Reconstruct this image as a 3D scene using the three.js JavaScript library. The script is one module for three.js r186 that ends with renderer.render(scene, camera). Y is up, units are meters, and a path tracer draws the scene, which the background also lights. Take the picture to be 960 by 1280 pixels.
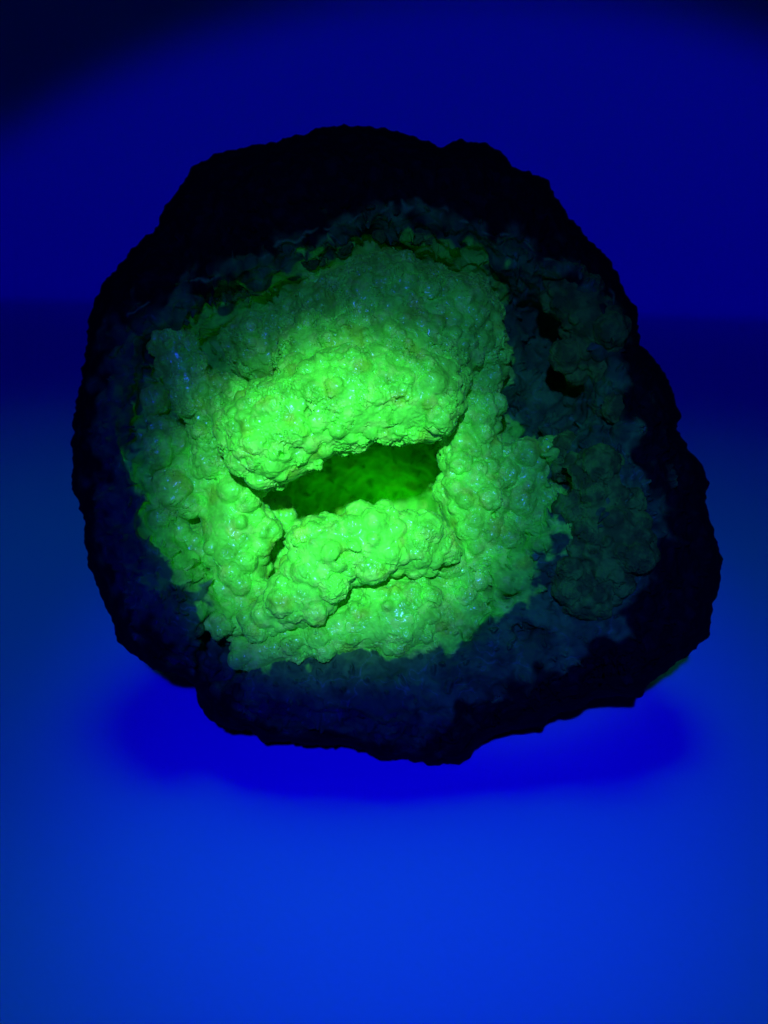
import * as THREE from 'three';
import { createNoise3D } from 'simplex-noise';

// ---------------------------------------------------------------- camera, light, exposure
const S = 0.000125;                                   // metres per unit of the stone's own measure
const TILT = THREE.MathUtils.degToRad(20);            // the camera looks down by this much; the stone's face leans back as much
const O = new THREE.Vector3(0, 0.0436, 0);            // middle of the stone's face
const U = new THREE.Vector3(1, 0, 0), V = new THREE.Vector3(0, Math.cos(TILT), -Math.sin(TILT)), W = new THREE.Vector3(0, Math.sin(TILT), Math.cos(TILT));
const toWorld = (x, y, w) => O.clone().addScaledVector(U, x * S).addScaledVector(V, y * S).addScaledVector(W, w * S);
const EYE = 1758;

const scene = new THREE.Scene();
scene.background = new THREE.Color(0, 0, 0);          // a darkened room
const camera = new THREE.PerspectiveCamera(40, 0.75, 0.01, 5);
camera.position.copy(toWorld(0, 0, EYE));
camera.lookAt(O);
camera.focus = EYE * S - 0.002;
camera.userData.fStop = 14;

const renderer = new THREE.WebGLRenderer({ antialias: true });
renderer.toneMapping = THREE.LinearToneMapping;
renderer.toneMappingExposure = 1;
renderer.shadowMap.enabled = true;
renderer.setSize(768, 1024);

// an ultraviolet torch held left of and above the camera: a wide spill with a clear edge, a hot core of blue; green beams are added there to stand in for fluorescence
const torch = new THREE.Vector3(-0.0188, 0.3266, 0.4889);
function beam(name, color, intensity, aim, half, penumbra, radius) {
  const l = new THREE.SpotLight(color, intensity, 0, THREE.MathUtils.degToRad(half), penumbra, 2);
  l.name = name; l.position.copy(torch); l.target.position.copy(torch).add(aim);
  l.castShadow = true; l.shadow.radius = radius; l.shadow.mapSize.set(2048, 2048); l.shadow.camera.near = 0.02; l.shadow.camera.far = 2;
  scene.add(l, l.target);
  return l;
}
const aimAt = (x, y, w) => toWorld(x, y, w).sub(torch).normalize();
beam('torch_spill', new THREE.Color(0.003, 0, 1), 0.54, new THREE.Vector3(0.0463, -0.5729, -0.8183), 22.2, 0.08, 0.3);
beam('torch_core', new THREE.Color(0.003, 0, 1), 0.98, aimAt(40, -245, -30), 7.6, 1, 0.3);
beam('added_green_heart', new THREE.Color(0.33, 1, 0.8), 1.5, aimAt(-60, 12, -30), 2.95, 1, 0.3);  // added green beam in place of the fluorescence of the mineral
beam('added_green_ring', new THREE.Color(0.2, 1, 0.3), 0.065, aimAt(-10, 160, -30), 4.5, 1, 0.3);  // added weak green fill over the upper mineral and wall
beam('added_green_halo', new THREE.Color(0.2, 1, 0.2), 0.11, aimAt(150, 10, -30), 4.0, 1, 0.3);  // added green fill for the dull crust on the right
// a second, weak and broad lamp high over the table
const weak = new THREE.SpotLight(new THREE.Color(0, 1, 0.5), 0.22, 0, 0.24, 1, 2);
weak.name = 'weak_lamp'; weak.position.set(-0.03, 0.42, 0.03); weak.target.position.set(-0.034, 0, 0.072); weak.castShadow = true; weak.shadow.radius = 15; scene.add(weak, weak.target);

// ---------------------------------------------------------------- helpers
function rng(seed) { let a = seed >>> 0; return () => { a = (a + 0x6d2b79f5) | 0; let t = Math.imul(a ^ (a >>> 15), 1 | a); t = (t + Math.imul(t ^ (t >>> 7), 61 | t)) ^ t; return ((t ^ (t >>> 14)) >>> 0) / 4294967296; }; }
const n1 = createNoise3D(rng(11)), n2 = createNoise3D(rng(23)), n3 = createNoise3D(rng(37));
const lerp = (a, b, t) => a + (b - a) * t;
const step = (a, b, x) => { const t = Math.min(1, Math.max(0, (x - a) / (b - a))); return t * t * (3 - 2 * t); };
const fbm = (x, y, z, o) => { let s = 0, a = 1, f = 1; for (let i = 0; i < o; i++) { s += a * n1(x * f, y * f, z * f); a *= 0.5; f *= 2.03; } return s; };
// a place in the picture plane of the stone's face (pixels of a 960 x 1280 frame) at a depth w, as a point of the stone
const pt = (px, py, w) => { const k = 1 - w / EYE; return [(px - 480) * k, (640 - py) * k, w]; };
function hash(i, j, k) { let h = Math.imul(i, 374761393) ^ Math.imul(j, 668265263) ^ Math.imul(k, 2147483647 - 1013); h = Math.imul(h ^ (h >>> 13), 1274126177); return (h ^ (h >>> 16)) >>> 0; }
function cells(x, y, z) {                              // distances to the nearest two points of a jittered lattice
  const xi = Math.floor(x), yi = Math.floor(y), zi = Math.floor(z); let a = 9, b = 9, near = 0, vx = 0, vy = 0, vz = 0;
  for (let i = -1; i < 2; i++) for (let j = -1; j < 2; j++) for (let k = -1; k < 2; k++) {
    const h = hash(xi + i, yi + j, zi + k);
    const dx = xi + i + (h & 1023) / 1023 - x, dy = yi + j + ((h >>> 10) & 1023) / 1023 - y, dz = zi + k + ((h >>> 20) & 1023) / 1023 - z, d = dx * dx + dy * dy + dz * dz;
    if (d < a) { b = a; a = d; near = h; vx = dx; vy = dy; vz = dz; } else if (d < b) b = d;
  }
  return [Math.sqrt(a), Math.sqrt(b), near, vx, vy, vz];
}
function tint(x, y, z) {                                // clear to cloudy patches of the green
  const k = fbm(x / 38, y / 38, z / 38 + 50, 5), f = n3(x / 7, y / 7, z / 7), c = step(0.1, 0.75, fbm(x / 26 + 4, y / 26, z / 26 + 19, 4)), curl = 1 - Math.abs(n1(x / 15 + 0.6 * f, y / 15, z / 15 + 90)), s = Math.max(0, 0.9 + 0.24 * k + 0.09 * f + 0.2 * curl ** 12), o = step(0.35, 0.9, n2(x / 55, y / 55, z / 55 + 70));
  return [(0.17 + 0.05 * o + 0.12 * c) * s, 0.82 * s * (1 - 0.2 * o), (0.032 - 0.012 * o + 0.022 * c) * s];
}
function finish(positions, index, colors) {            // stone measure -> metres in the world
  const g = new THREE.BufferGeometry(), out = new Float32Array(positions.length), v = new THREE.Vector3();
  for (let i = 0; i < positions.length; i += 3) {
    v.copy(toWorld(positions[i], positions[i + 1], positions[i + 2]));
    if (v.y < 0.0003) v.y = 0.0003 + 0.00012 * (1 + n2(v.x * 900, 0, v.z * 900)) * Math.min(1, (0.0003 - v.y) * 4000);   // worn flat where it rests
    out[i] = v.x; out[i + 1] = v.y; out[i + 2] = v.z;
  }
  g.setAttribute('position', new THREE.BufferAttribute(out, 3));
  if (colors) g.setAttribute('color', new THREE.BufferAttribute(colors, 3));
  g.setIndex(new THREE.BufferAttribute(index, 1));
  g.computeVertexNormals();
  return g;
}
function mesh(name, geometry, material, parent) {
  const m = new THREE.Mesh(geometry, material); m.name = name; m.castShadow = m.receiveShadow = true; parent.add(m); return m;
}

// ---------------------------------------------------------------- setting: a pale card on the table and a pale card behind
function grain(size, base, spread, seed) {
  const d = new Uint8Array(size * size * 4), r = rng(seed);
  for (let y = 0; y < size; y++) for (let x = 0; x < size; x++) {
    const n = 0.5 * n2(x / 5, y / 5, seed) + 0.5 * n2(x / 23, y / 23, seed + 9) + (r() - 0.5);
    for (let c = 0; c < 4; c++) d[(y * size + x) * 4 + c] = c === 3 ? 255 : base + spread * n;
  }
  const t = new THREE.DataTexture(d, size, size); t.wrapS = t.wrapT = THREE.RepeatWrapping; t.magFilter = THREE.LinearFilter; t.needsUpdate = true; return t;
}
const paperGrain = grain(512, 128, 60, 3);
const paper = new THREE.MeshStandardMaterial({ name: 'paper', color: new THREE.Color(0.4, 0.8, 0.75), roughness: 0.85, bumpMap: paperGrain, bumpScale: 0.00006 });
function uvs(g, k) { const p = g.attributes.position, n = g.attributes.normal, a = new Float32Array(p.count * 2); for (let i = 0; i < p.count; i++) { a[i * 2] = p.getX(i) * k; a[i * 2 + 1] = (Math.abs(n.getY(i)) > 0.5 ? p.getZ(i) : p.getY(i)) * k; } g.setAttribute('uv', new THREE.BufferAttribute(a, 2)); return g; }
const table = mesh('table_surface', uvs(new THREE.BoxGeometry(1.6, 0.02, 1.1), 12), paper, scene);
table.position.set(0, -0.01, -0.1);
table.userData = { kind: 'structure', label: 'smooth blue lit tabletop under the stone' };
const back = mesh('backdrop', uvs(new THREE.BoxGeometry(1.6, 0.9, 0.02), 12), paper, scene);
back.position.set(-0.0013, 0.4502, -0.371); back.rotation.y = THREE.MathUtils.degToRad(-7.3);
back.userData = { kind: 'structure', label: 'plain dark blue backdrop behind the stone' };

// ---------------------------------------------------------------- the geode
const geode = new THREE.Group(); geode.name = 'geode'; scene.add(geode);
geode.userData = { label: 'broken dark geode with a cavity of glowing green bubbly mineral', category: 'geode' };

// outline of the stone and of its hollow, in the picture plane of the face
const OUT = [[430, 158], [480, 160], [520, 172], [548, 183], [575, 175], [605, 178], [628, 190], [640, 207], [665, 220], [683, 228], [700, 252], [712, 270], [735, 297], [755, 318], [772, 345], [782, 368], [798, 382], [797, 405], [800, 432], [818, 450], [835, 475], [843, 500], [850, 520], [848, 535], [862, 560], [878, 580], [886, 600], [884, 630], [890, 655], [905, 705], [900, 735], [890, 755], [888, 790], [870, 810], [845, 830], [820, 850], [798, 870], [745, 874], [730, 886], [700, 890], [680, 905], [640, 915], [620, 920], [600, 930], [588, 945], [575, 955], [545, 958], [515, 950], [475, 950], [455, 938], [430, 932], [330, 928], [310, 915], [285, 910], [262, 900], [255, 885], [245, 870], [243, 858], [220, 840], [190, 838], [170, 820], [150, 800], [140, 775], [127, 745], [112, 710], [105, 680], [105, 650], [92, 610], [92, 580], [90, 550], [95, 510], [105, 470], [108, 430], [112, 400], [120, 375], [130, 355], [150, 330], [175, 305], [192, 285], [205, 265], [218, 240], [240, 210], [262, 195], [300, 187], [340, 178], [370, 168], [400, 163]];
const HOL = [[170, 400], [250, 352], [330, 325], [400, 292], [480, 268], [560, 272], [640, 305], [715, 335], [765, 400], [778, 480], [750, 550], [715, 570], [700, 640], [660, 700], [590, 715], [565, 775], [430, 795], [345, 820], [300, 850], [262, 800], [215, 720], [160, 650], [140, 540], [140, 450]];
const COAT = [[175, 500], [205, 420], [260, 385], [330, 358], [392, 322], [480, 300], [580, 308], [626, 350], [632, 490], [650, 545], [692, 562], [704, 620], [696, 690], [668, 720], [640, 770], [600, 800], [520, 815], [420, 805], [330, 830], [288, 805], [240, 745], [190, 690], [165, 600]];
const PALE = [[125, 430], [180, 380], [300, 335], [400, 285], [480, 264], [600, 277], [700, 322], [762, 380], [785, 480], [795, 560], [828, 640], [812, 720], [780, 785], [700, 835], [610, 865], [520, 930], [350, 912], [270, 870], [205, 815], [152, 760], [122, 680], [112, 560]];
function polyDist(poly, x, y) {                        // positive inside
  let d = 1e9, inside = false;
  for (let i = 0, j = poly.length - 1; i < poly.length; j = i++) {
    const [ax, ay] = poly[j], [bx, by] = poly[i], ex = bx - ax, ey = by - ay, t = Math.min(1, Math.max(0, ((x - ax) * ex + (y - ay) * ey) / (ex * ex + ey * ey)));
    d = Math.min(d, Math.hypot(x - ax - t * ex, y - ay - t * ey));
    if ((ay > y) !== (by > y) && x < ((bx - ax) * (y - ay)) / (by - ay) + ax) inside = !inside;
  }
  return inside ? d : -d;
}
// swellings and hollows of the face: x, y, depth, radius across, radius down
const SPOTS = [
  [464, 628, -262, 120, 84], [512, 632, -50, 50, 40], [695, 450, -75, 55, 90], [640, 535, -50, 28, 30], [705, 605, -60, 20, 24], [276, 826, -110, 24, 32], [262, 792, -60, 14, 18],
  [480, 870, 26, 150, 40], [640, 800, 14, 80, 60], [770, 650, 30, 60, 110], [800, 470, 18, 30, 80], [180, 760, 24, 50, 50], [640, 665, 20, 50, 30], [720, 750, -22, 40, 30],
  [230, 210, -14, 90, 40], [440, 225, 20, 130, 40], [650, 270, 12, 60, 40], [735, 380, 40, 22, 22], [735, 430, 45, 26, 30], [745, 480, 30, 22, 40], [300, 340, 30, 45, 16], [700, 345, 26, 30, 18],
  [594, 762, -75, 17, 9], [604, 726, -60, 9, 13], [584, 788, -60, 9, 11], [640, 742, -40, 10, 6], [668, 790, -40, 22, 8], [755, 640, 14, 20, 20], [760, 520, -40, 16, 22], [735, 378, -55, 12, 9], [340, 900, 16, 60, 14], [520, 905, 10, 14, 50],
  [560, 700, 26, 60, 30], [840, 720, -16, 30, 80], [690, 680, 18, 30, 30], [690, 570, 24, 16, 20],
];
function faceDepth(x, y, d) {
  const R = 85, e = Math.min(1, Math.max(0, d / R));
  let w = -95 * (1 - Math.sqrt(1 - (1 - e) * (1 - e)));
  const wob = 10 * n2(x / 60, y / 60, 3) + 3 * n2(x / 22, y / 22, 8);
  const h = polyDist(HOL, x, y) + wob;
  w -= 108 * step(-8, 88, h);
  if (y > 760) { const q = (d + 7 * n1(x / 45, y / 45, 6)) / 15, fr = q - Math.floor(q); if (d < 58) w += step(760, 830, y) * step(2, 8, d) * 7 * (Math.min(1, fr * 1.25) - 0.5) * (1 - step(40, 58, d)); }   // ledges of the layered rim
  for (const [sx, sy, a, rx, ry] of SPOTS) { const q = ((x - sx + wob * 0.5) / rx) ** 2 + ((y - sy - wob * 0.4) / ry) ** 2; if (q < 6) w += a * Math.exp(-q); }
  return [w, h];
}
const CX = 490, CY = 560;
function rayOut(c, s) { let t = 0; for (let i = 0, j = OUT.length - 1; i < OUT.length; j = i++) { const [ax, ay] = OUT[j], [bx, by] = OUT[i], ex = bx - ax, ey = by - ay, D = c * ey - s * ex; if (Math.abs(D) < 1e-9) continue; const r = ((ax - CX) * ey - (ay - CY) * ex) / D, q = ((ax - CX) * s - (ay - CY) * c) / D; if (q >= 0 && q <= 1 && r > t) t = r; } return t; }

let rock;
const NT = 1280, NF = 400, NB = 130;
{
  const rows = NF + NB + 1, P = new Float32Array(rows * NT * 3), hol = new Float32Array(rows * NT), edge = new Float32Array(rows * NT);
  for (let i = 0; i < NT; i++) {
    const th = (i / NT) * 2 * Math.PI, c = Math.cos(th), s = Math.sin(th);
    const R = rayOut(c, s) + 2.4 * n1(c * 12, s * 12, 5) + 1.5 - 3.4 * Math.abs(n2(c * 19, s * 19, 9)) + 0.7 * n1(c * 52, s * 52, 6);
    for (let j = 0; j < rows; j++) {
      let x, y, w, h = -99, d = 0;
      if (j <= NF) {
        const q = Math.max(j / NF, 0.0008); x = CX + R * q * c; y = CY + R * q * s; d = Math.min(polyDist(OUT, x, y), R * (1 - q) + 0.5); d = Math.max(0, d);
        if (j === NF) d = 0;
        [w, h] = faceDepth(x, y, d);
        const p = pt(x, y, w); P.set(p, (j * NT + i) * 3);
      } else {
        const t = ((j - NF) / NB) * Math.PI / 2, k = Math.max(0.002, Math.pow(Math.cos(t), 0.75)), p0 = (NF * NT + i) * 3;
        const cx = pt(CX, CY, P[p0 + 2]);
        P.set([lerp(cx[0], P[p0], k), lerp(cx[1], P[p0 + 1], k), P[p0 + 2] - 360 * Math.sin(t)], (j * NT + i) * 3);
      }
      hol[j * NT + i] = h; edge[j * NT + i] = d;
    }
  }
  const all = [];
  for (let j = 0; j < rows - 1; j++) for (let i = 0; i < NT; i++) { const a = j * NT + i, b = j * NT + ((i + 1) % NT), c = a + NT, d = b + NT; all.push(a, c, b, b, c, d); }
  const tmp = new THREE.BufferGeometry(); tmp.setAttribute('position', new THREE.BufferAttribute(P, 3)); tmp.setIndex(all); tmp.computeVertexNormals();
  const N = tmp.attributes.normal.array, Q = new Float32Array(P.length), col = new Float32Array(P.length);
  for (let v = 0; v < rows * NT; v++) {
    const x = P[v * 3], y = P[v * 3 + 1], z = P[v * 3 + 2], j = Math.floor(v / NT), inner = step(-25, 25, hol[v]), rim = 1 - inner;
    let m = 8 * n1(x / 75, y / 75, z / 75) + 4 * n2(x / 30, y / 30, z / 30) + lerp(1.8, 0.9, inner) * n3(x / 13, y / 13, z / 13);
    const X0 = x / (1 - z / EYE) + 480, Y0 = 640 - y / (1 - z / EYE); if (j <= NF) m *= 1 - 0.85 * Math.exp(-(((X0 - 455) / 130) ** 2) - ((Y0 - 610) / 80) ** 2);
    const near = step(0, 40, edge[v]); m *= j <= NF ? lerp(0.2, 1, near) : Math.min(1, 0.2 + (j - NF) / 22);
    const rg = 1 - Math.abs(n2(x / 17 + 3, y / 17, z / 17)), rg2 = 1 - Math.abs(n3(x / 7, y / 7 + 7, z / 7));
    const fine = j <= NF ? step(2, 34, edge[v]) : step(0, 16, j - NF); m += fine * (1.2 * (rg * rg - 0.4) + 0.35 * (rg2 * rg2 - 0.4) + 0.2 * n1(x / 3.4, y / 3.4, z / 3.4));
    if (j <= NF) {
      const [a] = cells(x / 26, y / 26, z / 26); m += inner * 5 * Math.max(0, 1 - (a / 0.85) ** 2);                      // lumps in the hollow
      const [a2] = cells(x / 9, y / 9, z / 9); m += 0.8 * inner * Math.sqrt(Math.max(0, 1 - (a2 / 0.8) ** 2));
      const pit = n3(x / 19, y / 19, 40) + 0.35 * n1(x / 7, y / 7, 3); if (pit > 0.62) m -= 9 * fine * step(0.62, 0.95, pit);                // small pits
      const lay = Math.sin((y + 8 * n1(x / 40, y / 40, 1)) / 4.6); m += rim * fine * 0.9 * lay;                                              // layers of the broken rind
    }
    for (let k = 0; k < 3; k++) Q[v * 3 + k] = P[v * 3 + k] - N[v * 3 + k] * -m;
    // colour: near black rind outside, pale grey matrix with stains within
    const rind = 0.004 + 0.004 * Math.max(0, fbm(x / 24, y / 24, z / 24, 4));
    let pale = 0, g = 0;
    if (j <= NF) {
      const stain = fbm(x / 45, y / 45, z / 45 + 9, 5);
      const X = x / (1 - z / EYE) + 480, Y = 640 - y / (1 - z / EYE), zone = step(-14, 14, polyDist(PALE, X, Y) + 24 * fbm(x / 48, y / 48, z / 48 + 71, 2));
      pale = zone * lerp(0.6, 1, step(-0.9, 0.5, stain + 0.25 * n3(x / 6, y / 6, z / 6)) ) * step(4, 22, edge[v] + 8 * stain);
      g = step(-0.1, 0.5, fbm(x / 60 + 5, y / 60, z / 60, 4) + 0.2);
    }
    const vein = Math.abs(n2(x / 70, y / 70, 21) + 0.25 * n1(x / 18, y / 18, 4)), vv = pale * Math.max(0, 1 - vein / 0.035) * 0.10;
    col[v * 3] = lerp(rind, 0.035 + 0.02 * g + vv * 0.4, pale); col[v * 3 + 1] = lerp(rind * 0.95, 0.12 + 0.08 * g + vv * 0.6, pale); col[v * 3 + 2] = lerp(rind * 0.95, 0.026 + 0.006 * g + vv * 0.5, pale);
    if (j <= NF && hol[v] > -40 && hol[v] < 12 && y > 240) { const k = Math.max(0, 1 - Math.abs(hol[v] + 8 + 9 * n2(x / 85, y / 85, 5)) / 3) * step(0, 0.4, n1(x / 30, y / 30, 44)); for (let c = 0; c < 3; c++) col[v * 3 + c] = lerp(col[v * 3 + c], [0.1, 0.24, 0.05][c], k); }   // thin pale broken line along the edge of the hollow
    if (j <= NF) {                                     // a skin of the green mineral over the wall round the bubbles
      const X = x / (1 - z / EYE) + 480, Y = 640 - y / (1 - z / EYE), k = step(-3, 6, polyDist(COAT, X, Y) + 18 * fbm(x / 50, y / 50, z / 50 + 33, 2) + 2 * n3(x / 6, y / 6, z / 6)), t = tint(x, y, z);
      for (let c = 0; c < 3; c++) col[v * 3 + c] = lerp(col[v * 3 + c], t[c], k);
    }
  }
  const parts = { rind: [], matrix: [] };
  for (let t = 0; t < all.length; t += 3) (hol[all[t]] > -4 ? parts.matrix : parts.rind).push(all[t], all[t + 1], all[t + 2]);
  rock = new THREE.MeshPhysicalMaterial({ name: 'rock', vertexColors: true, roughness: 0.9, specularIntensity: 0.08 });
  for (const [key, name] of [['rind', 'rind'], ['matrix', 'cavity_wall']]) {
    const map = new Map(), pos = [], cl = [], idx = new Uint32Array(parts[key].length);
    parts[key].forEach((v, t) => { let q = map.get(v); if (q === undefined) { q = map.size; map.set(v, q); pos.push(Q[v * 3], Q[v * 3 + 1], Q[v * 3 + 2]); cl.push(col[v * 3], col[v * 3 + 1], col[v * 3 + 2]); } idx[t] = q; });
    mesh(name, finish(pos, idx, new Float32Array(cl)), rock, geode);
  }
}

// ---------------------------------------------------------------- botryoidal mineral: bubbles grown on a body, meshed as one skin
const mineral = new THREE.MeshPhysicalMaterial({ name: 'glowing_green_mineral', vertexColors: true, roughness: 0.6, ior: 1.46, specularIntensity: 0.4, clearcoat: 0.2, clearcoatRoughness: 0.2, sheen: 0.5, sheenColor: new THREE.Color(0.25, 1, 0.3), sheenRoughness: 0.4, emissive: new THREE.Color(0.001, 0.007, 0.001) });  // faint even emission added to fill creases; sheen stands in for translucent rims
function capsule(c, x, y, z) {                          // c: ax ay az ar bx by bz br
  const bx = c[4] - c[0], by = c[5] - c[1], bz = c[6] - c[2], px = x - c[0], py = y - c[1], pz = z - c[2];
  const L = bx * bx + by * by + bz * bz, t = L > 0 ? Math.min(1, Math.max(0, (px * bx + py * by + pz * bz) / L)) : 0;
  return Math.hypot(px - t * bx, py - t * by, pz - t * bz) - lerp(c[3], c[7], t);
}
const smin = (a, b, k) => { const h = Math.max(k - Math.abs(a - b), 0) / k; return Math.min(a, b) - h * h * k * 0.25; };
function relief(x, y, z, crinkle) {                     // fine surface of the mineral: tiny bubbles, crinkles, cracks
  const c = crinkle * step(-0.35, 0.5, n3(x / 48, y / 48, z / 48)) + 0.25;
  const wx = x + 4 * n1(x / 14, y / 14, z / 14), wy = y + 4 * n2(x / 14, y / 14, z / 14);
  const [a, b] = cells(wx / 10, wy / 10, z / 10);
  let m = (0.7 + 1.3 * c) * Math.sqrt(Math.max(0, 1 - (a / 0.85) ** 2));
  const r1 = 1 - Math.abs(n2(wx / 11, wy / 11, z / 11)), r2 = 1 - Math.abs(n3(wx / 5.2, wy / 5.2, z / 5.2));
  m += c * (2.6 * (r1 * r1 * r1 - 0.3) + 1.25 * (r2 * r2 - 0.35)) + 0.5 * c * n1(x / 2.6, y / 2.6, z / 2.6);
  const [, , id, fx, fy, fz] = cells(wx / 15 + 7, wy / 15, z / 15), flat = step(-0.2, 0.5, n1(x / 70, y / 70, z / 70 + 15)) * Math.min(1, crinkle);   // broken faces, each tilted its own way
  m = m * (1 - 0.45 * flat) + flat * 15 * 0.5 * (((id & 255) / 255 - 0.5) * fx + (((id >> 8) & 255) / 255 - 0.5) * fy + (((id >> 16) & 255) / 255 - 0.5) * fz);
  const crack = Math.abs(n1(x / 19, y / 19, z / 19 + 30)), where = n2(x / 40, y / 40, z / 40 + 12);
  if (where > 0.25 && crack < 0.07) m -= 10 * step(0.25, 0.6, where) * (1 - crack / 0.07);
  return m;
}
const CELL = 1.35;
function lobe(name, seed, caps, { material = mineral, paint = tint, blend = 18, bubbles = 120, size = [5, 14], big = 8, bigSize = [13, 20], crinkle = 1, sink = 0.45, inset = 3, digs = [] }) {
  const rand = rng(seed), C = [];
  for (const q of caps) { const a = q.length > 4 ? q.slice(4) : q; C.push([...pt(q[0], q[1], q[2]), q[3], ...pt(a[0], a[1], a[2]), a[3]]); }
  const body = (x, y, z) => { let d = 1e9; for (const c of C) d = d > 1e8 ? capsule(c, x, y, z) : smin(d, capsule(c, x, y, z), blend); return d; };
  const lo = [1e9, 1e9, 1e9], hi = [-1e9, -1e9, -1e9];
  for (const c of C) for (let e = 0; e < 8; e += 4) for (let k = 0; k < 3; k++) { lo[k] = Math.min(lo[k], c[e + k] - c[e + 3] - 24); hi[k] = Math.max(hi[k], c[e + k] + c[e + 3] + 24); }
  const grad = (x, y, z) => { const d = body(x, y, z), g = [body(x + 1, y, z) - d, body(x, y + 1, z) - d, body(x, y, z + 1) - d], l = Math.hypot(...g) || 1; return [d, g[0] / l, g[1] / l, g[2] / l]; };
  const balls = [];
  for (let tries = 0; balls.length < bubbles + big && tries < 20000; tries++) {
    let p = [lerp(lo[0], hi[0], rand()), lerp(lo[1], hi[1], rand()), lerp(lo[2], hi[2], rand())], g;
    for (let i = 0; i < 5; i++) { g = grad(...p); p = p.map((v, k) => v - g[0] * g[k + 1]); }
    const isBig = balls.length < big, t = rand(), r = isBig ? lerp(bigSize[0], bigSize[1], t) : lerp(size[0], size[1], t * t);
    if (Math.abs(g[0]) > 2 || g[3] < (isBig ? 0.1 : -0.5)) continue;
    if (isBig && (Math.abs(g[1]) > 0.95)) continue;
    let ok = true; for (const b of balls) if (Math.hypot(b[0] - p[0], b[1] - p[1], b[2] - p[2]) < (b[3] + r) * 0.62) { ok = false; break; }
    if (!ok) continue;
    const q = isBig ? 0.3 : sink;
    balls.push([p[0] - g[1] * r * q, p[1] - g[2] * r * q, p[2] - g[3] * r * q, r, isBig]);
  }
  const D = digs.map((q) => [...pt(q[0], q[1], q[2]), ...q.slice(3)]);
  const small = balls.filter((b) => !b[4]), n = [0, 1, 2].map((k) => Math.ceil((hi[k] - lo[k]) / CELL) + 1), B = 8, nb = n.map((m) => Math.ceil((m - 1) / B));
  const F = new Float32Array(n[0] * n[1] * n[2]).fill(50), at = (i, j, k) => (k * n[1] + j) * n[0] + i, done = new Uint8Array(F.length), active = [];
  for (let bk = 0; bk < nb[2]; bk++) for (let bj = 0; bj < nb[1]; bj++) for (let bi = 0; bi < nb[0]; bi++) {
    const h = B * CELL, x = lo[0] + (bi + 0.5) * h, y = lo[1] + (bj + 0.5) * h, z = lo[2] + (bk + 0.5) * h, reach = h * 0.87;
    const list = small.filter((b) => Math.hypot(b[0] - x, b[1] - y, b[2] - z) < b[3] + reach + 8);
    let d = body(x, y, z) + inset; for (const b of list) d = Math.min(d, Math.hypot(b[0] - x, b[1] - y, b[2] - z) - b[3]);
    if (d > reach + 12 || d < -reach - 22) { if (d < 0) for (let k = 0; k <= B; k++) for (let j = 0; j <= B; j++) for (let i = 0; i <= B; i++) { const a = bi * B + i, b = bj * B + j, c = bk * B + k; if (a < n[0] && b < n[1] && c < n[2] && !done[at(a, b, c)]) F[at(a, b, c)] = -50; } continue; }
    active.push([bi, bj, bk]);
    for (let k = 0; k <= B; k++) for (let j = 0; j <= B; j++) for (let i = 0; i <= B; i++) {
      const a = bi * B + i, b = bj * B + j, c = bk * B + k; if (a >= n[0] || b >= n[1] || c >= n[2]) continue;
      const q = at(a, b, c); if (done[q]) continue; done[q] = 1;
      const X = lo[0] + a * CELL, Y = lo[1] + b * CELL, Z = lo[2] + c * CELL;
      let f = body(X, Y, Z) + inset; for (const s of list) f = smin(f, Math.hypot(s[0] - X, s[1] - Y, s[2] - Z) - s[3], 3.4);
      for (const s of D) f = -smin(-f, Math.hypot((s[0] - X) / s[3], (s[1] - Y) / s[4], (s[2] - Z) / s[5]) * Math.min(s[3], s[4]) - Math.min(s[3], s[4]), 4);
      F[q] = f < 14 && f > -16 ? f - relief(X, Y, Z, crinkle) : f;
    }
  }
  // surface nets
  const id = new Int32Array(F.length).fill(-1), pos = [], idx = [];
  const E = [[0, 1], [2, 3], [4, 5], [6, 7], [0, 2], [1, 3], [4, 6], [5, 7], [0, 4], [1, 5], [2, 6], [3, 7]];
  for (const [bi, bj, bk] of active) for (let k = 0; k < B; k++) for (let j = 0; j < B; j++) for (let i = 0; i < B; i++) {
    const a = bi * B + i, b = bj * B + j, c = bk * B + k; if (a >= n[0] - 1 || b >= n[1] - 1 || c >= n[2] - 1) continue;
    const v = [F[at(a, b, c)], F[at(a + 1, b, c)], F[at(a, b + 1, c)], F[at(a + 1, b + 1, c)], F[at(a, b, c + 1)], F[at(a + 1, b, c + 1)], F[at(a, b + 1, c + 1)], F[at(a + 1, b + 1, c + 1)]];
    let m = 0; for (let e = 0; e < 8; e++) if (v[e] < 0) m |= 1 << e;
    if (m === 0 || m === 255) continue;
    let sx = 0, sy = 0, sz = 0, cnt = 0;
    for (const [p, q] of E) if ((v[p] < 0) !== (v[q] < 0)) { const t = v[p] / (v[p] - v[q]); sx += lerp(p & 1, q & 1, t); sy += lerp((p >> 1) & 1, (q >> 1) & 1, t); sz += lerp(p >> 2, q >> 2, t); cnt++; }
    id[at(a, b, c)] = pos.length / 3;
    pos.push(lo[0] + (a + sx / cnt) * CELL, lo[1] + (b + sy / cnt) * CELL, lo[2] + (c + sz / cnt) * CELL);
  }
  const quad = (a, b, c, d, flip) => { if (a < 0 || b < 0 || c < 0 || d < 0) return; flip ? idx.push(a, c, b, b, c, d) : idx.push(a, b, c, b, d, c); };
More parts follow.
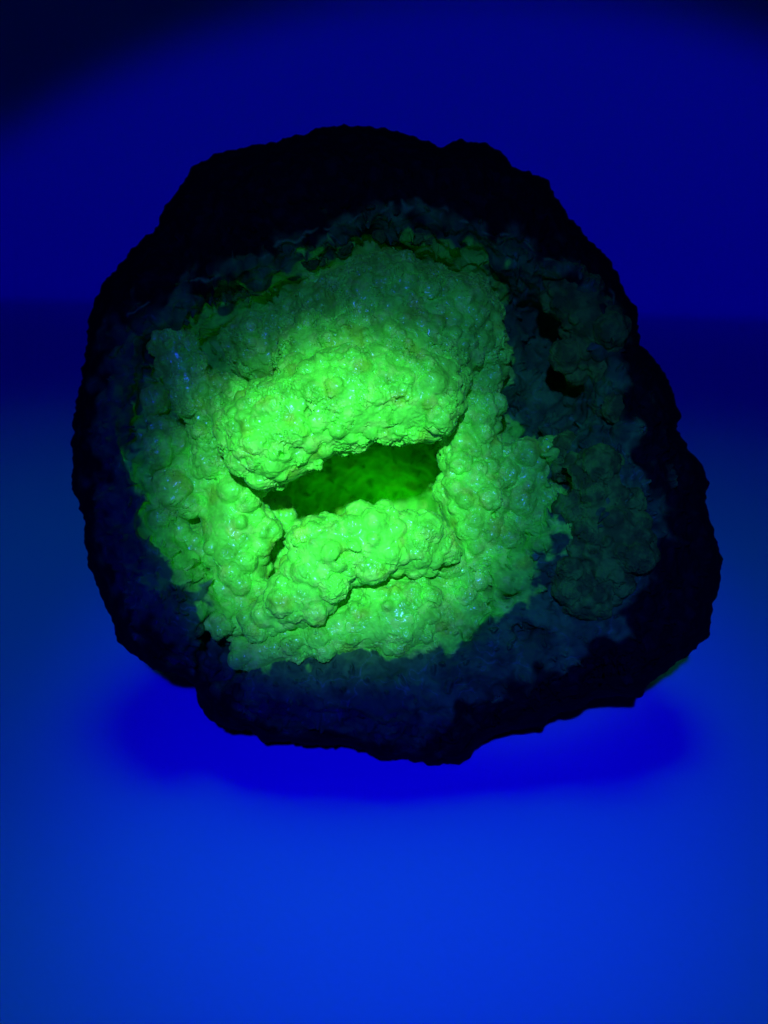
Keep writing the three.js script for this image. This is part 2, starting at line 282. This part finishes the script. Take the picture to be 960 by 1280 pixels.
  for (const [bi, bj, bk] of active) for (let k = 0; k < B; k++) for (let j = 0; j < B; j++) for (let i = 0; i < B; i++) {
    const a = bi * B + i, b = bj * B + j, c = bk * B + k; if (a < 1 || b < 1 || c < 1 || a >= n[0] - 1 || b >= n[1] - 1 || c >= n[2] - 1) continue;
    const f = F[at(a, b, c)] < 0;
    if (f !== F[at(a + 1, b, c)] < 0) quad(id[at(a, b - 1, c - 1)], id[at(a, b, c - 1)], id[at(a, b - 1, c)], id[at(a, b, c)], !f);
    if (f !== F[at(a, b + 1, c)] < 0) quad(id[at(a - 1, b, c - 1)], id[at(a, b, c - 1)], id[at(a - 1, b, c)], id[at(a, b, c)], f);
    if (f !== F[at(a, b, c + 1)] < 0) quad(id[at(a - 1, b - 1, c)], id[at(a, b - 1, c)], id[at(a - 1, b, c)], id[at(a, b, c)], !f);
  }
  const col = new Float32Array(pos.length); for (let v = 0; v < pos.length; v += 3) col.set(paint(pos[v], pos[v + 1], pos[v + 2]), v);
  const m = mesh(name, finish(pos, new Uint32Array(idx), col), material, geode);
  // the large bubbles that can be told apart
  for (const b of balls.filter((q) => q[4])) {
    const sph = icosphere(b[3] > 18 ? 28 : 22), p = new Float32Array(sph.p.length), cc = new Float32Array(sph.p.length);
    for (let v = 0; v < p.length; v += 3) {
      const dx = sph.p[v], dy = sph.p[v + 1], dz = sph.p[v + 2], X = b[0] + dx * b[3], Y = b[1] + dy * b[3], Z = b[2] + dz * b[3];
      const r = b[3] * (1 + 0.10 * n1(dx * 1.3 + b[0], dy * 1.3, dz * 1.3)) + relief(X, Y, Z, crinkle) * 0.75 - 0.8;
      p[v] = b[0] + dx * r; p[v + 1] = b[1] + dy * r; p[v + 2] = b[2] + dz * r; cc.set(paint(p[v], p[v + 1], p[v + 2]), v);
    }
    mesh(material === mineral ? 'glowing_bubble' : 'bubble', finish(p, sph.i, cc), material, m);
  }
  return m;
}
const spheres = new Map();
function icosphere(n) {
  if (!spheres.has(n)) {
    const g = new THREE.IcosahedronGeometry(1, n), p = g.attributes.position.array, map = new Map(), P = [], I = new Uint32Array(p.length / 3);
    for (let i = 0; i < p.length / 3; i++) { const k = [0, 1, 2].map((c) => Math.round(p[i * 3 + c] * 1e4)).join(); let q = map.get(k); if (q === undefined) { q = map.size; map.set(k, q); P.push(p[i * 3], p[i * 3 + 1], p[i * 3 + 2]); } I[i] = q; }
    spheres.set(n, { p: new Float32Array(P), i: I });
  }
  return spheres.get(n);
}

// bodies: capsules as [x, y, depth, radius, x, y, depth, radius] in the picture plane of the face
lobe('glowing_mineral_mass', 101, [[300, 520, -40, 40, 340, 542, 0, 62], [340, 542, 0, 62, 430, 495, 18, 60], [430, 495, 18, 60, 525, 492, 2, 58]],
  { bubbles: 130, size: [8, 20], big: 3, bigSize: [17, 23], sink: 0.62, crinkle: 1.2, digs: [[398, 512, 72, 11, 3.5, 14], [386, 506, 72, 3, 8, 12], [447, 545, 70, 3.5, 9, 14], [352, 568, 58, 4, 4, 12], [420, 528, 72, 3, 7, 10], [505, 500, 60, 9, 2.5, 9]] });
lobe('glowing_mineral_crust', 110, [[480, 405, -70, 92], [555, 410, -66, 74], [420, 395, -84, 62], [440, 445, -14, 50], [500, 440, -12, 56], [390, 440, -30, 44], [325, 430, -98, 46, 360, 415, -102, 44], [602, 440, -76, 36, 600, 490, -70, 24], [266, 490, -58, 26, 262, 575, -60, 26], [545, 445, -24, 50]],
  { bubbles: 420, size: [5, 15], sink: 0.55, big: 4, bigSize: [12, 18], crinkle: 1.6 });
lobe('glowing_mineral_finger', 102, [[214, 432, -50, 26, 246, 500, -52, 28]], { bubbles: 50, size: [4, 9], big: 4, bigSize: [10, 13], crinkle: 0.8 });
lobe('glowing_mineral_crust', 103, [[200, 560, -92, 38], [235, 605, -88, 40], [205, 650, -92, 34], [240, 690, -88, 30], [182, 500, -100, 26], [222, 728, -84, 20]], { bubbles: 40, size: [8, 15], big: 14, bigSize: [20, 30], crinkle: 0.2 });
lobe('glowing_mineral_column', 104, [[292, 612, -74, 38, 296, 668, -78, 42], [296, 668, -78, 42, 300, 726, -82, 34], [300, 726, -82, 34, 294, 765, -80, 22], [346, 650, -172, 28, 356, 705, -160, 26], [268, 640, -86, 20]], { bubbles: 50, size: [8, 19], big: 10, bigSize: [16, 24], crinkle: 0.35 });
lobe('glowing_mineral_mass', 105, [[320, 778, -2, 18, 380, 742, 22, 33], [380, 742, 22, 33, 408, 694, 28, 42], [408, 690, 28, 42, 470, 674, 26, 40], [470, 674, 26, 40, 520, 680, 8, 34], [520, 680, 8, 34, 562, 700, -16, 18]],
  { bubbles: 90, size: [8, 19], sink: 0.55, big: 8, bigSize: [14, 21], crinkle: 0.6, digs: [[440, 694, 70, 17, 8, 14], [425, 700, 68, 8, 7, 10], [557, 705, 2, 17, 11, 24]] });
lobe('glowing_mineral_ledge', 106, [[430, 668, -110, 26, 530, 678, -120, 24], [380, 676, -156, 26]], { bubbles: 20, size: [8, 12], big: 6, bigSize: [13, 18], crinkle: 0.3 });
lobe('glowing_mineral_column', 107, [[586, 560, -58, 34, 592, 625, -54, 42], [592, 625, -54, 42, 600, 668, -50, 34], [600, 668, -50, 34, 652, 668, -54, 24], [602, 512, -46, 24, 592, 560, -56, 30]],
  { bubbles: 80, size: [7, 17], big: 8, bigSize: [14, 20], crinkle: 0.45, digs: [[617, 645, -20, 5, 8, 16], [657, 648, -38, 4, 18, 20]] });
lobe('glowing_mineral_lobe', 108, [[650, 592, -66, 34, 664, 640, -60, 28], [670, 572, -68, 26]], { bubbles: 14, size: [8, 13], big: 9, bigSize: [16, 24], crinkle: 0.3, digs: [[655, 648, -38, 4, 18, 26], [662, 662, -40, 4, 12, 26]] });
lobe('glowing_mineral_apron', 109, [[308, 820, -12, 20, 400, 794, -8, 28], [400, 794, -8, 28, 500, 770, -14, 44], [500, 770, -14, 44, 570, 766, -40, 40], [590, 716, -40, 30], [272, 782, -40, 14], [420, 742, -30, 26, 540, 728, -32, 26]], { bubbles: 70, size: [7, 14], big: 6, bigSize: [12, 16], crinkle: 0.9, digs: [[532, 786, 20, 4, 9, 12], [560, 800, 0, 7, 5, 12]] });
// duller lumps of the wall round the glowing mineral
const dull = (a, b) => (x, y, z) => { const t = tint(x, y, z), k = step(-0.5, 0.6, fbm(x / 34, y / 34, z / 34 + 12, 4)); return [lerp(0.05, 0.09, k), lerp(a, b, k) * (0.6 + 0.5 * t[1]), lerp(0.012, 0.02, k)]; };
lobe('wall_crust', 201, [[745, 600, -2, 40, 770, 680, 2, 44], [720, 640, -20, 34, 715, 715, -20, 36], [770, 680, 2, 44, 740, 745, -10, 34], [705, 575, -50, 24]], { material: rock, paint: dull(0.12, 0.3), bubbles: 60, size: [7, 16], big: 10, bigSize: [16, 26], crinkle: 0.9, digs: [[704, 604, -10, 13, 22, 40], [690, 620, -20, 8, 8, 30], [740, 690, 40, 7, 4, 12]] });
lobe('wall_crust', 202, [[712, 372, -48, 34, 752, 410, -34, 30], [728, 440, -66, 34], [770, 500, -40, 28], [770, 470, -34, 20]], { material: rock, paint: dull(0.10, 0.22), bubbles: 40, size: [7, 14], big: 8, bigSize: [14, 24], crinkle: 0.5 });
lobe('wall_crust', 203, [[160, 412, -66, 28, 195, 395, -66, 24], [150, 455, -66, 24], [140, 560, -66, 22, 145, 620, -66, 24]], { material: rock, paint: dull(0.12, 0.26), bubbles: 30, size: [6, 12], big: 6, bigSize: [13, 20], crinkle: 0.5 });
lobe('wall_crust', 204, [[420, 308, -50, 16, 370, 325, -50, 15], [300, 352, -54, 22], [265, 362, -54, 18], [480, 288, -44, 12, 560, 290, -44, 12]], { material: rock, paint: dull(0.12, 0.26), bubbles: 40, size: [5, 10], big: 4, bigSize: [10, 14], crinkle: 0.9 });
lobe('wall_crust', 205, [[200, 750, -44, 30, 232, 780, -44, 26], [180, 715, -56, 26]], { material: rock, paint: dull(0.12, 0.26), bubbles: 30, size: [6, 13], big: 5, bigSize: [14, 22], crinkle: 0.6 });

renderer.render(scene, camera);
